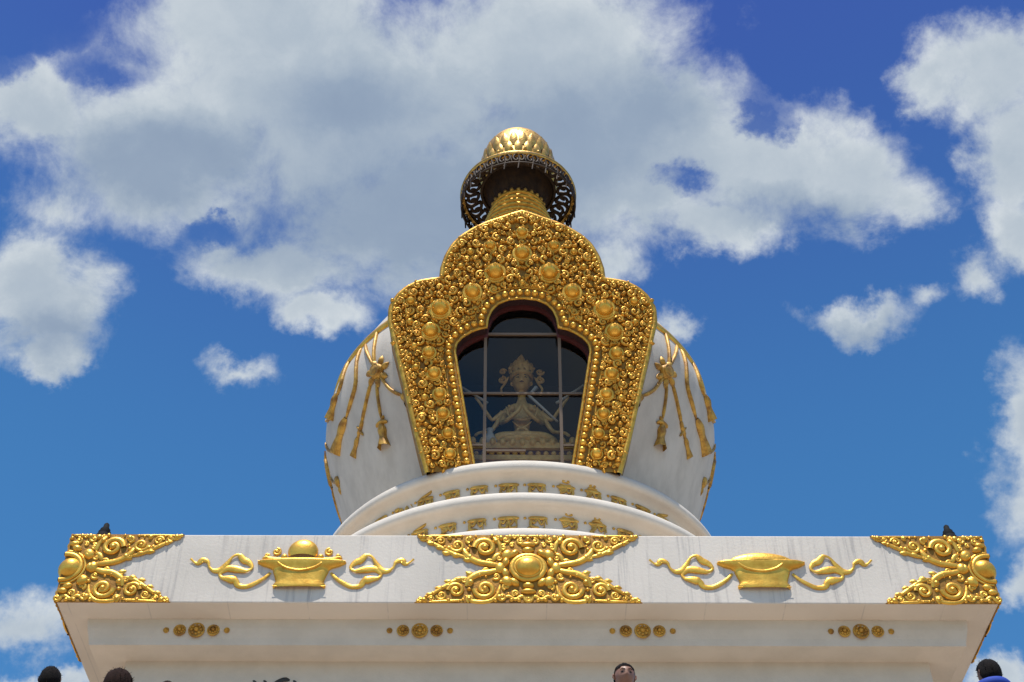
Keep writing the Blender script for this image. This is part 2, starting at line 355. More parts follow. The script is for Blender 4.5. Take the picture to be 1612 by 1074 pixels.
# crown above the umbrella
g = MB(); g.lathe([(.8, 29.68), (.96, 29.71), (1.04, 29.78), (1.04, 29.85), (.99, 29.88), (1.07, 29.95), (1.12, 30.02), (1.06, 30.1), (1.02, 30.15), (.98, 30.3), (1.0, 30.9), (.93, 31.25), (.8, 31.5), (.55, 31.72), (.3, 31.84), (.001, 31.88)], 72, (0, AX)); cr = part(g, 'crown', GOLDO)
def petals(mb, R, z0, H, n, w, out=.16, ph=0):
    for i in range(n):
        a = 2*PI*(i+ph)/n; rows = []
        for k in range(7):
            t = k/6; hw = w*(math.sin(PI*(.18+.80*t)))**.7*(1-.15*t); ro = R+out*math.sin(PI*t*.9)
            rows.append([((ro-.5*q*q*hw*.6)*math.sin(a)+q*hw*math.cos(a), AX-(ro-.5*q*q*hw*.6)*math.cos(a)+q*hw*math.sin(a), z0+H*t) for q in (-1, -.5, 0, .5, 1)])
        mb.grid(rows)
g = MB(); petals(g, 1.01, 30.14, .5, 24, .125, .07); petals(g, 1.0, 30.5, .55, 24, .13, .045, .5); petals(g, .96, 30.88, .36, 24, .12, -.04)
part(g, 'crown_petals', GOLDO)
g = MB()
for i in range(18):
    a = 2*PI*(i+.5)/18; g.f = lambda u, v, h, a=a: ((1.02+h)*math.sin(a)+u*math.cos(a), AX-(1.02+h)*math.cos(a)+u*math.sin(a), 30.22+v); g.boss(0, 0, .06, .08, .12, n=8, m=3)
g.f = lambda *p: p; g.lathe([(1.0, 30.16), (1.03, 30.2), (1.0, 30.25)], 48, (0, AX)); part(g, 'bead_collar', GOLDO)
g = MB(); g.lathe([(.3, 31.8), (.33, 31.88), (.26, 31.97), (.14, 32.05), (.06, 32.1), (.001, 32.14)], 32, (0, AX))
part(g, 'crown_jewel', GOLD)
# ------------------------------------------------------------------ niche frame (slightly leaning gold panel)
SN, CS = .1676, .9859
def FM(u, v, h): return (u, AX-4.0-SN*v-CS*h, 16.7+CS*v-SN*h)
def zv(z): return (z-16.7)/CS
half = [(1.86, 16.66), (2.1, 17.5), (2.42, 18.8), (2.76, 20.15), (2.76, 20.5), (2.63, 20.78), (2.45, 20.98), (2.2, 21.13), (1.95, 21.18), (1.72, 21.22), (1.7, 21.5), (1.62, 21.82), (1.48, 22.12), (1.29, 22.34), (1.04, 22.53), (.76, 22.69), (.45, 22.82), (.2, 22.93), (0, 23.0)]
ohalf = [(.93, 16.7), (1.16, 18.05), (1.38, 19.4), (1.36, 19.58), (1.24, 19.74), (1.05, 19.88), (.88, 19.96), (.74, 19.98), (.72, 20.2), (.64, 20.42), (.5, 20.58), (.3, 20.68), (0, 20.72)]
outl = [(x, zv(z)) for x, z in half]+[(-x, zv(z)) for x, z in half[-2::-1]]
opn = [(x, zv(z)) for x, z in ohalf]+[(-x, zv(z)) for x, z in ohalf[-2::-1]]
def sample(poly, step):
    out = []; acc = 0
    for a, b in zip(poly[:-1], poly[1:]):
        L = math.dist(a, b); k = acc
        while k < L: out.append((a[0]+(b[0]-a[0])*k/L, a[1]+(b[1]-a[1])*k/L, math.atan2(b[1]-a[1], b[0]-a[0]))); k += step
        acc = k-L
    return out
g = MB(FM); n = len(opn)
# front plate as a strip between outline and opening (resampled by the same fractions)
def resamp(poly, m):
    L = [0]
    for a, b in zip(poly[:-1], poly[1:]): L.append(L[-1]+math.dist(a, b))
    return [(float(np.interp(q, L, [p[0] for p in poly])), float(np.interp(q, L, [p[1] for p in poly]))) for q in np.linspace(0, L[-1], m)]
m_ = 161; O = resamp(outl, m_); I = resamp(opn, m_)
g.grid([[(u, v, -3.2 if (v < zv(21.6)) else -2.6) for u, v in O], [(u, v, -.02) for u, v in O], [(u, v, 0) for u, v in O]], sm=False)
g.grid([[(o[0]*(1-t)+i[0]*t, o[1]*(1-t)+i[1]*t, 0) for o, i in zip(O, I)] for t in (0, .33, .66, 1)], sm=False)
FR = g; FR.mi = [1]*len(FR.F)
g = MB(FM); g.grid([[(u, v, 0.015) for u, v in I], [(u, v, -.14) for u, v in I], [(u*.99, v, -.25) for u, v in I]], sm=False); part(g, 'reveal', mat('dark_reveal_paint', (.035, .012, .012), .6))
g = MB(FM); g.grid([[(u*1.02, v+.02, -.25) for u, v in I], [(u*.968, v-.065*(v > 1), -.255) for u, v in I], [(u*.968, v-.065*(v > 1), -.36) for u, v in I]], sm=False); part(g, 'window_frame', DRED)
# outer rope, inner rim, bead border
g = FR; g.cur = 0; g.tube([(u*.985, v-.03) for u, v in O], .06, sub=1, taper=False); g.tube([(u, v+.0) for u, v in resamp(opn, 120)], .03, sub=1, taper=False)
# second thin line outside the beads
off = []
for (u, v) in resamp(opn, 120): off.append((u, v))
def offset(poly, d):
    out = []
    for i, (u, v) in enumerate(poly):
        a = poly[max(i-3, 0)]; b = poly[min(i+3, len(poly)-1)]; t = math.atan2(b[1]-a[1], b[0]-a[0]); out.append((u+d*math.sin(t), v-d*math.cos(t)))
    return out
g.tube(offset(off, .27), .025, sub=1, taper=False)
g = MB(FM); _a, _b = offset(resamp(opn, 160), .055), offset(resamp(opn, 160), .205); g.grid([[(u, v, .004) for u, v in _a], [(u, v, .018) for u, v in _b]])
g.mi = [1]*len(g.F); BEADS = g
for u, v, t in sample(offset(resamp(opn, 160), .13), .158):
  if v > .12: g.boss(u, v, .072, h=.10, n=9, m=4)
for u, v, t in sample([q for q in offset(resamp(opn, 160), .33) if q[1] > zv(19.9)], .12): g.boss(u, v, .045, h=.055, n=8, m=3)
PARTS = []
BO = [(.57, 21.36, .21), (.68, 22.06, .13), (1.04, 20.86, .19), (1.70, 20.43, .21), (1.88, 19.88, .18), (1.90, 19.36, .14), (1.78, 18.87, .14), (2.15, 19.0, .08), (1.66, 18.40, .13), (1.58, 17.95, .125), (1.47, 17.5, .12), (1.42, 17.05, .12), (1.95, 18.3, .08), (2.32, 20.62, .1), (1.3, 21.5, .08), (1.1, 21.9, .08), (2.2, 19.5, .08), (2.32, 20.1, .08)]
BB = [(0, 21.86, .19), (0, 22.42, .13), (.0, 21.1, .07)]+[(s*a, b, c) for a, b, c in BO for s in (-1, 1)]
for u, z, r in BB:
    g = MB(FM); v = zv(z); g.boss(u, v, r*.80, r*.88, r*1.05, h0=.02, n=20, m=8); g.boss(u, v+r*.25, r*.3, r*.34, r*.4, h0=r*.85, n=10, m=4, point=.5)
    if r > .12: g.ring(u, v-.02, r*1.0, r*.17, r*1.12, h0=.02, n=26)
    g.ring(u, v, r*.92, r*.16, h0=.02, n=22)
    for k in range((9 if r > .09 else 5) if v > .6 else 0):
        a = PI*(1.05+.9*k/(8 if r > .09 else 4))-PI*.5*0; g.boss(u+r*1.22*math.cos(a), v+r*1.22*math.sin(a), r*.17, h=r*.22, n=7, m=3)
    PARTS.append(g)
def inside(p, poly):
    c = False; n = len(poly)
    for i in range(n):
        a, b = poly[i], poly[i-1]
        if (a[1] > p[1]) != (b[1] > p[1]) and p[0] < (b[0]-a[0])*(p[1]-a[1])/(b[1]-a[1])+a[0]: c = not c
    return c
Oa = np.array(O); Ia = np.array(offset(I, .24)); opn2 = offset(resamp(opn, 160), .24)
circ = [(u, zv(z), r*1.18) for u, z, r in BB]
g = FR; g2 = FR; g.cur = 0
for R, tries in ((.125, 900), (.095, 5000), (.07, 14000), (.05, 16000), (.034, 14000)):
    for _ in range(tries):
        u = rnd.uniform(0, 2.8); v = rnd.uniform(-.2, 6.5)
        if not inside((u, v), outl) or inside((u, v), opn2) or v < R-.01: continue
        if np.hypot(*(Oa-(u, v)).T).min() < R*.8+.05: continue
        if np.hypot(*(Ia-(u, v)).T).min() < R*.7 or min(math.hypot(u-a, v-b)-c for a, b, c in circ) < R*.62: continue
        if u < R: u = 0
        if min(math.hypot(u-a, v-b)-c for a, b, c in circ) < R*.6: continue
        d = rnd.choice((-1, 1)); a0 = rnd.uniform(0, 6.28)
        for s in ((1, -1) if u > 0 else (1,)):
            circ.append((s*u, v, R))
            if R > .045:
                g.curl(s*u, v, R*1.08, rnd.uniform(.9, 1.5), d*s, a0 if s > 0 else PI-a0, R*.30, .01+rnd.uniform(0, .035))
                if R > .06:
                    for k in range(3):
                        a = a0+k*2.1; a = a if s > 0 else PI-a; g2.leaf(s*u+R*.9*math.cos(a), v+R*.9*math.sin(a), a+s*1.0, R*1.15, R*.38, h=R*.8)
            else: g.boss(s*u, v, R*.8, h=R*1.2, n=7, m=3)
for u, v, t in [q for q in sample(O, .11) if q[1] > .1]: g2.leaf(u*.985, v-.02, t+PI/2+.35, .17, .05, h=.07, h0=.0)
fr = part(FR, 'niche_frame', [GOLD, GOLDK]); part(BEADS, 'bead_border', [GOLDB, GOLDK], fr)
for q in PARTS: part(q, 'boss', GOLDB, fr)
# niche room
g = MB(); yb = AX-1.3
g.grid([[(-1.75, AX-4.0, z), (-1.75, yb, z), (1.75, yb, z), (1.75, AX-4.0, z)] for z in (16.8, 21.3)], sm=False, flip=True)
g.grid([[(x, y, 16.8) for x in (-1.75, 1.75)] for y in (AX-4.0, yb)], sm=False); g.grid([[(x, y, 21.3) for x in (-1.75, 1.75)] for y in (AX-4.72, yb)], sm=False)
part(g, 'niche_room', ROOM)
g = MB(FM); g.plate([(u*.97, v-.03) for u, v in opn][::1], -.342, -.336); part(g, 'window_pane', GLASS)
g = MB(FM)
def bar(x0, y0, x1, y1, w, h0=-.33, h1=-.26):
    dx, dy = x1-x0, y1-y0; L = math.hypot(dx, dy); nx, ny = -dy/L*w/2, dx/L*w/2
    g.plate([(x0-nx, y0-ny), (x1-nx, y1-ny), (x1+nx, y1+ny), (x0+nx, y0+ny)], h0, h1)
for s in (-1, 1): bar(s*.76, 0, s*.76, 3.35, .062)
bar(-.72, 3.36, .72, 3.36, .05, -.325, -.27); bar(-1.22, 1.92, 1.22, 1.92, .04, -.325, -.27)
for s in (-1, 1): bar(s*.76, .72, s*1.0, .72, .035, -.325, -.27)
bar(-.76, .60, .05, .60, .04, -.325, -.27)
part(g, 'window_lattice', BAR)
# ------------------------------------------------------------------ statue in the niche
SX, SY, SZ = 0, AX-2.72, 16.804
sb = MB()
thr = thing('statue', 'gilded seated deity with a tall pointed crown behind the niche window', 'statue', loc=(SX, SY, SZ))
def spart(mb, name, m, parent=None, mods=()):
    o = mb.build(name, m, None); o.parent = parent or thr; o.matrix_parent_inverse = Matrix.Translation(Vector((SX, SY, SZ))).inverted(); return o
g = MB(); g.cur = 0
def pbox(w, ya, yb_, z0, z1, c): g.cur = c; g.box(-w, w, AX-ya, AX-yb_, z0, z1)
pbox(1.1, 3.46, 1.9, 16.804, 17.0, 0); pbox(1.02, 3.40, 1.96, 17.0, 17.42, 1); pbox(1.08, 3.44, 1.92, 17.42, 17.54, 0); pbox(1.0, 3.38, 1.98, 17.54, 17.70, 2); pbox(1.1, 3.46, 1.9, 17.70, 17.84, 0)
g.cur = 0; g.f = lambda u, v, h: (u, AX-3.40-h, 17.21+v)
for i in range(-4, 5): g.curl(i*.23, 0, .1, 1.2, 1 if i % 2 else -1, 0, .025); g.leaf(i*.23+.08, -.12, 1.2, .2, .04)
g.f = lambda u, v, h: (u, AX-3.38-h, 17.62+v)
for i in range(-6, 7): g.boss(i*.155, 0, .055, .05, .05, n=8, m=3)
g.f = lambda u, v, h: (u, AX-3.46-h, 17.77+v)
for i in range(-5, 6): g.boss(i*.2, .08+.03*(i*i/25), .07, .1, .07, n=9, m=3)
spart(g, 'pedestal', [STAT, STATD, DRED])
g = MB()
for ring_, (R0, z0, H, n_) in enumerate(((.66, 17.86, .16, 20), (.70, 17.98, .14, 22))):
    for i in range(n_):
        a = 2*PI*(i+.5*ring_)/n_; rows = []
        for k in range(6):
            t = k/5; hw = .115*math.sin(PI*(.2+.78*t))**.7; ro = R0+.1*math.sin(PI*t)
            rows.append([(SX+(ro-q*q*.03)*math.sin(a)+q*hw*math.cos(a), SY-.05-.85*((ro-q*q*.03)*math.cos(a)-q*hw*math.sin(a)), z0+H*t) for q in (-1, 0, 1)])
        g.grid(rows)
g.lathe([(.66, 17.842), (.68, 17.98), (.70, 18.08), (.001, 18.1)], 40, (SX, SY-.05), sq=.85); spart(g, 'lotus_seat', STAT)
# swept body helper (world coordinates): continuous rings
def sweep(mb, P, R, k=14, caps=True):
    P = [Vector(p) for p in P]; n = len(P); rows = []; nn = None
    for i in range(n):
        d = (P[min(i+1, n-1)]-P[max(i-1, 0)]).normalized()
        if nn is None: nn = d.orthogonal().normalized()
        nn = (nn-d*nn.dot(d)).normalized(); bb = d.cross(nn); r = R[i]; r = (r, r) if not isinstance(r, tuple) else r
        rows.append([tuple(P[i]+nn*r[0]*math.cos(a)+bb*r[1]*math.sin(a)) for a in [2*PI*j/k for j in range(k)]])
    rows = ([[tuple(P[0])]*k] if caps else [])+rows+([[tuple(P[-1])]*k] if caps else [])
    mb.grid(rows, wrapu=True)
def vgrow(name, m, verts, edges, radii, parent=None, sub=2, inv=None):
    """one continuous surface grown over a skeleton"""
    me = bpy.data.meshes.new(name); me.from_pydata(verts, edges, []); me.update()
    o = bpy.data.objects.new(name, me); C.objects.link(o)
    sk = o.modifiers.new('skin', 'SKIN'); sk.use_smooth_shade = True
    for i, r in enumerate(radii):
        r = r if isinstance(r, tuple) else (r, r); me.skin_vertices[0].data[i].radius = r
    me.skin_vertices[0].data[0].use_root = True
    ss = o.modifiers.new('sub', 'SUBSURF'); ss.levels = sub; ss.render_levels = sub
    me.materials.append(m); o.parent = parent
    if inv: o.matrix_parent_inverse = Matrix.Translation(Vector(inv)).inverted()
    return o
class SK:
    def __init__(s): s.v = []; s.e = []; s.r = []
    def add(s, p, r, par=None):
        s.v.append(p); s.r.append(r)
        if par is not None: s.e.append((par, len(s.v)-1))
        return len(s.v)-1
    def chain(s, par, pts):
        for p, r in pts: par = s.add(p, r, par)
        return par
k = SK(); b0 = 18.06
def L(x, y, z): return (SX+x*1.05, SY+y*1.1, b0+z*1.38)
pel = k.add(L(0, .05, .12), (.22, .18)); ch = k.chain(pel, [(L(0, .05, .4), (.15, .13)), (L(0, .03, .75), (.20, .15)), (L(0, .03, .98), (.19, .13))]); nk = k.chain(ch, [(L(0, .0, 1.14), .09), (L(0, -.02, 1.3), .09)])
for s in (-1, 1):
    k.chain(pel, [(L(s*.3, -.05, .12), .15), (L(s*.68, -.22, .11), .12), (L(s*.42, -.46, .1), .1), (L(-s*.02, -.52, .1), .075), (L(-s*.22, -.5, .12), .06)])
    sh = k.chain(ch, [(L(s*.28, .03, .96), .085)])
    k.chain(sh, [(L(s*.42, -.05, .62), .06), (L(s*.32, -.3, .5), .05), (L(s*.08, -.42, .62), .05), (L(s*.02, -.43, .74), .04)])
    for (ex, ez, hx, hz, hy) in ((.60, .72, .86, .95, -.2), (.62, .5, .85, .30, -.25)):
        k.chain(sh, [(L(s*ex, .02, ez), .045), (L(s*hx, hy, hz), .035), (L(s*(hx+.08), hy-.03, hz+.08*(1 if hz > .5 else -1)), .035)])
vgrow('body', STAT, k.v, k.e, k.r, thr, 2, (SX, SY, SZ))
def head_mesh(mb, cx, cy, cz, s, nose=True, dirv_=(0, -1)):
    """head with chin, brow, nose, lips and ears; s = half height"""
    dx, dy = dirv_
    n, m = 28, 22; rows = []
    for i in range(m+1):
        a = -PI/2+PI*i/m; z = math.sin(a); row = []
        for j in range(n):
            t = 2*PI*j/n; f = math.cos(t); sd = math.sin(t); r = math.cos(a)
            w = .74*(1-.20*max(0, -z)**1.3); dp = .86
            X = r*sd*w; Y = r*f*dp
            if f > 0:
                if z < -.2: Y -= .10*f*r*(z+.2)*-1*.3
                Y += .07*math.exp(-((z+.78)/.15)**2)*math.exp(-(X/.22)**2)
                Y += (.17 if nose else 0)*math.exp(-((z+.20)/.17)**2)*math.exp(-(X/.11)**2)+.05*math.exp(-((z-.16)/.07)**2)*math.exp(-(X/.45)**2)
                Y -= .09*math.exp(-((z+.02)/.09)**2)*(math.exp(-((X-.3)/.15)**2)+math.exp(-((X+.3)/.15)**2))
                Y += .05*math.exp(-((z+.50)/.06)**2)*math.exp(-(X/.2)**2)
            row.append((cx+s*(X*-dy+Y*dx), cy+s*(X*dx+Y*dy), cz+s*z))
        rows.append(row)
    mb.grid(rows, wrapu=True, flip=True)
    for q in (-1, 1):
        ex, ey = cx+s*.73*q*-dy, cy+s*.73*q*dx
        sweep(mb, [(ex-q*s*.05*-dy, ey-q*s*.05*dx, cz+s*.18), (ex-s*.05*dx+q*s*.09*-dy, ey-s*.05*dy+q*s*.09*dx, cz+s*.1), (ex-s*.04*dx+q*s*.1*-dy, ey-s*.04*dy+q*s*.1*dx, cz-s*.08), (ex, ey, cz-s*.26)], [(s*.04, s*.07), (s*.055, s*.11), (s*.05, s*.09), (s*.03, s*.04)], 8)
g = MB(); hz = b0+2.0; head_mesh(g, SX, SY-.03, hz, .265); spart(g, 'head', STAT)
for nm, z_, a_, r_, mt in (('eye', .0, .25, .010, 'E'), ('eyebrow', .15, .26, .008, 'E'), ('lips', -.46, 0, .014, 'R')):
    for q in ((-1, 1) if a_ else (0,)):
        g = MB(); cx_ = SX+q*a_*.30; w_ = .04 if a_ else .05; d_ = .265*(.80 if nm == 'eye' else .88 if nm == 'lips' else .87)
        sweep(g, [(cx_-w_, SY-.03-d_+.02, hz+z_*.3), (cx_, SY-.03-d_-.008, hz+z_*.3+(.012 if nm == 'eyebrow' else 0)), (cx_+w_, SY-.03-d_+.02, hz+z_*.3)], [.004, r_, .004], 8); spart(g, nm, DRED if mt == 'R' else INK)
g = MB(); g.lathe([(.2, hz+.12), (.255, hz+.14), (.26, hz+.2), (.22, hz+.24)], 32, (SX, SY-.02)); g.lathe([(.2, hz+.2), (.16, hz+.36), (.18, hz+.42), (.11, hz+.55), (.13, hz+.6), (.06, hz+.74), (.04, hz+.84), (.001, hz+.92)], 24, (SX, SY+.02))
for i, a in enumerate((-1.1, -.55, 0, .55, 1.1)):
    g.f = lambda u, v, h, a=a: (SX+(.25+h)*math.sin(a)+u*math.cos(a), SY-.02-(.25+h)*math.cos(a)+u*math.sin(a), hz+.2+v)
    H = .42 if a == 0 else .3
    g.leaf(0, 0, PI/2, H, .1, .05); g.boss(0, H*.4, .04, h=.08, n=8, m=3)
g.f = lambda u, v, h: (SX+u, SY-.02-h, hz+v)
for s in (-1, 1):
    g.curl(s*.42, .1, .13, 1.3, s, PI/2, .03); g.curl(s*.40, .34, .11, 1.3, -s, 0, .025); g.tube([(s*.28, .2), (s*.36, .0), (s*.44, -.15), (s*.4, -.34)], .025)
spart(g, 'crown', STAT)
g = MB(lambda u, v, h: (SX+u, SY-.19-h, b0+v))
for i in range(11):
    a = PI*(1+i/10); g.boss(.27*math.cos(a), 1.22+.34*math.sin(a), .03, h=.03, n=7, m=3)
g.tube([(-.33, 1.2), (-.27, .95), (0, .84), (.27, .95), (.33, 1.2)], .03); g.tube([(-.2, .8), (0, .62), (.2, .8)], .025); g.ring(0, .5, .12, .03)
spart(g, 'necklace', STAT)
for P, R in (([(-1.42, -.35, 1.72), (-.72, -.25, 1.25)], [.03, .03]), ([(1.40, -.35, 1.74), (.72, -.25, 1.25)], [.03, .03])):
    g = MB(); sweep(g, [(SX+a, SY+b, b0+c) for a, b, c in P], R, 8); spart(g, 'staff', SCARF)
g = MB(); sweep(g, [(SX+a, SY+b, b0+c) for a, b, c in ((.30, -.52, 1.45), (.14, -.55, 1.2), (.72, -.60, .45))], [.05, .032, .022], 8); spart(g, 'sword', SCARF)
g = MB(); g.lathe([(.001, 0), (.10, .0), (.15, .1), (.1, .22), (.05, .34), (.08, .4), (.001, .42)], 20, (0, 0)); g.V = [(v[0]+SX-.66, v[1]+SY-.58, v[2]+17.9) for v in g.V]; spart(g, 'vase', SCARF)
# ------------------------------------------------------------------ ornaments on the platform face
def X_half(mb, s, mb2):
    """half of the star of scrolls; s = +1 right, -1 left (u measured from the centre)"""
    for (u, v, R, d) in ((.67, .37, .22, 1), (1.10, .41, .15, -1), (1.36, .50, .1, 1), (1.53, .55, .065, -1), (.66, -.39, .21, -1), (1.10, -.41, .165, 1), (1.32, -.50, .1, -1), (1.47, -.555, .065, 1)):
        mb.curl(s*u, v, R, 1.45, d*s, 0 if s > 0 else PI, R*.225, .03)
    for (u, v, r) in ((1.63, .575, .045), (1.70, .595, .03), (1.58, -.58, .045), (1.67, -.6, .03), (.9, .55, .05), (.42, .56, .05), (.28, .58, .045), (.5, .5, .05), (.9, .2, .05), (.88, -.26, .05), (1.23, .37, .04), (1.22, -.33, .04), (.44, -.53, .05), (.9, -.56, .045), (1.22, .57, .04), (.15, .585, .04), (.56, .6, .035)):
        mb2.boss(s*u, v, r, h=r*1.3, h0=.03, n=9, m=3)
    for P, r in (([(.42, .05), (.6, .07), (.8, .12), (.95, .24), (1.0, .36)], .055), ([(.42, -.02), (.6, -.08), (.74, -.1), (.9, -.2), (.95, -.34)], .055), ([(.95, .2), (1.15, .26), (1.35, .38), (1.55, .5)], .035), ([(.92, -.18), (1.1, -.22), (1.3, -.36), (1.5, -.5)], .035),
                 ([(.42, .3), (.44, .45), (.55, .58)], .04), ([(.43, -.3), (.47, -.48), (.6, -.6), (.85, -.6), (.95, -.5)], .035), ([(.55, .12), (.5, .22), (.42, .26)], .04), ([(.0, -.56), (.1, -.51), (.2, -.57), (.3, -.51), (.4, -.57)], .03), ([(1.0, -.58), (1.25, -.6), (1.5, -.61)], .025), ([(.35, .6), (.1, .6), (0, .6)], .02), ([(1.0, .6), (1.3, .6), (1.6, .6)], .02)):
        mb.tube([(s*a, b) for a, b in P], r, .03)
    for (u, v, a, L_, w) in ((.85, .18, -.2, .16, .05), (1.05, .22, .4, .15, .05), (1.2, .27, .2, .14, .045), (1.33, .36, .5, .13, .04), (1.47, .45, .3, .12, .035), (.82, -.14, .5, .16, .05), (1.0, -.19, -.1, .15, .05), (1.15, -.25, .1, .14, .045), (1.3, -.35, -.1, .13, .04), (1.44, -.46, -.1, .12, .035), (1.58, -.55, -.2, .12, .03), (1.58, .52, .2, .12, .03)):
        mb.leaf(s*u, v, a if s > 0 else PI-a, L_, w, w, .03)
    for ang in (0, .72, -.72):
        a = ang; r_ = .43; mb2.boss(s*r_*math.cos(a), r_*.86*math.sin(a), .085, .1, .09, h0=.03, rot=(a if s > 0 else -a), n=12)
plate_r = [(0, .62), (1.74, .62), (1.6, .5), (1.3, .33), (1.05, .22), (.78, .13), (.66, .02), (.78, -.1), (1.05, -.2), (1.35, -.38), (1.6, -.53), (1.72, -.62), (0, -.62)]
def face(x0, z0=12.31): return lambda u, v, h: (x0+u, AX-7.12-h*.62, z0+v)
def centre_boss(mb, u=0, sx=1):
    mb.ring(u, 0, .25, .045, .22, h0=.06, n=40); mb.ring(u, 0, .205, .018, .175, h0=.10, n=40)
    for k in range(10): a = 2*PI*(k+.5)/10; mb.boss(u+.365*math.cos(a), .325*math.sin(a), .06, .095, .10, h0=.03, n=12, m=4, rot=math.atan2(.325*math.sin(a), .365*math.cos(a)))
    for a in (PI/2, -PI/2): mb.boss(u, .43*math.sin(a), .12, .05, .09, h0=.03)
BIG = [(.67, .37, .22), (1.10, .41, .15), (1.36, .50, .1), (1.53, .55, .065), (.66, -.39, .21), (1.10, -.41, .165), (1.32, -.50, .1), (1.47, -.555, .065), (0, 0, .42), (.45, 0, .1)]
FILLR = random.Random(3); FILL = []; _c = list(BIG)
_pl = plate_r
for R, tries in ((.085, 1500), (.06, 4000), (.042, 7000), (.03, 9000)):
    for _ in range(tries):
        u = FILLR.uniform(0, 1.7); v = FILLR.uniform(-.62, .62)
        if not inside((u, v), _pl) or abs(v) > .62-R*.7: continue
        if min(math.hypot(u-a, v-b)-c for a, b, c in _c) < R*.72: continue
        if min(abs(math.hypot(u-a, v-b)) for a, b in _pl[1:-1]) < R*.8: continue
        _c.append((u, v, R)); FILL.append((u, v, R, FILLR.choice((-1, 1)), FILLR.uniform(0, 6.28)))
def fill(mb, s):
    for u, v, R, d, a in FILL:
        if R > .05: mb.curl(s*u, v, R, 1.2, d*s, a if s > 0 else PI-a, R*.3, .03)
        else: mb.boss(s*u, v, R*.95, R*.75, R*1.5, h0=.02, n=8, m=3, rot=a*s)
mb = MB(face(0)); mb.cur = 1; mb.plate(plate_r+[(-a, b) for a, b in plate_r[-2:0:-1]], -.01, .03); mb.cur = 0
for s in (1, -1): X_half(mb, s, mb); fill(mb, s)
centre_boss(mb)
orn = part(mb, 'scroll_ornament', [GOLDB, GOLDK])
b_ = MB(face(0)); b_.boss(0, 0, .20, .175, .20, h0=.06, n=36, m=8); part(b_, 'boss', GOLDB, orn)
for s in (-1, 1):   # corner ornaments, wrapping round both faces of each front corner
    mb = MB()
    for f in (lambda u, v, h, s=s: (s*7.12-s*u, AX-7.12-h*.62, 12.31+v), lambda u, v, h, s=s: (s*(7.12+h*.62), AX-7.12+u, 12.31+v)):
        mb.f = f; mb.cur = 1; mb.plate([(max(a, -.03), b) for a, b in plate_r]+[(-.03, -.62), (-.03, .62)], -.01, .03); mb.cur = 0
        X_half(mb, 1, mb); fill(mb, 1)
        arc = lambda R, Rv: [(R*math.cos(t), Rv*math.sin(t)) for t in np.linspace(-PI/2, PI/2, 17)]
        mb.tube([(-.04, -.235)]+arc(.245, .235)+[(-.04, .235)], .04, .05, taper=False, sub=1); mb.tube(arc(.31, .295), .02, .04, taper=False, sub=1)
        for k in range(5): a = -PI/2+PI*(k+.5)/5; mb.boss(.38*math.cos(a), .365*math.sin(a), .055, .08, .09, h0=.03, n=12, m=4, rot=a)
        mb.boss(.06, .43, .08, .05, .08, h0=.03); mb.boss(.06, -.43, .08, .05, .08, h0=.03)
    orn = part(mb, 'corner_ornament', [GOLDB, GOLDK])
    b_ = MB(lambda u, v, h, s=s: (s*7.04+u, AX-7.04+h, 12.31+v)); rows = []
    for i in range(13):
        a = -PI/2+PI*i/12; rows.append([(.20*math.cos(a)*math.cos(t), .195*math.sin(a), .20*math.cos(a)*math.sin(t)) for t in [2*PI*j/32 for j in range(32)]])
    b_.grid(rows, wrapu=True); part(b_, 'boss', GOLDB, orn)
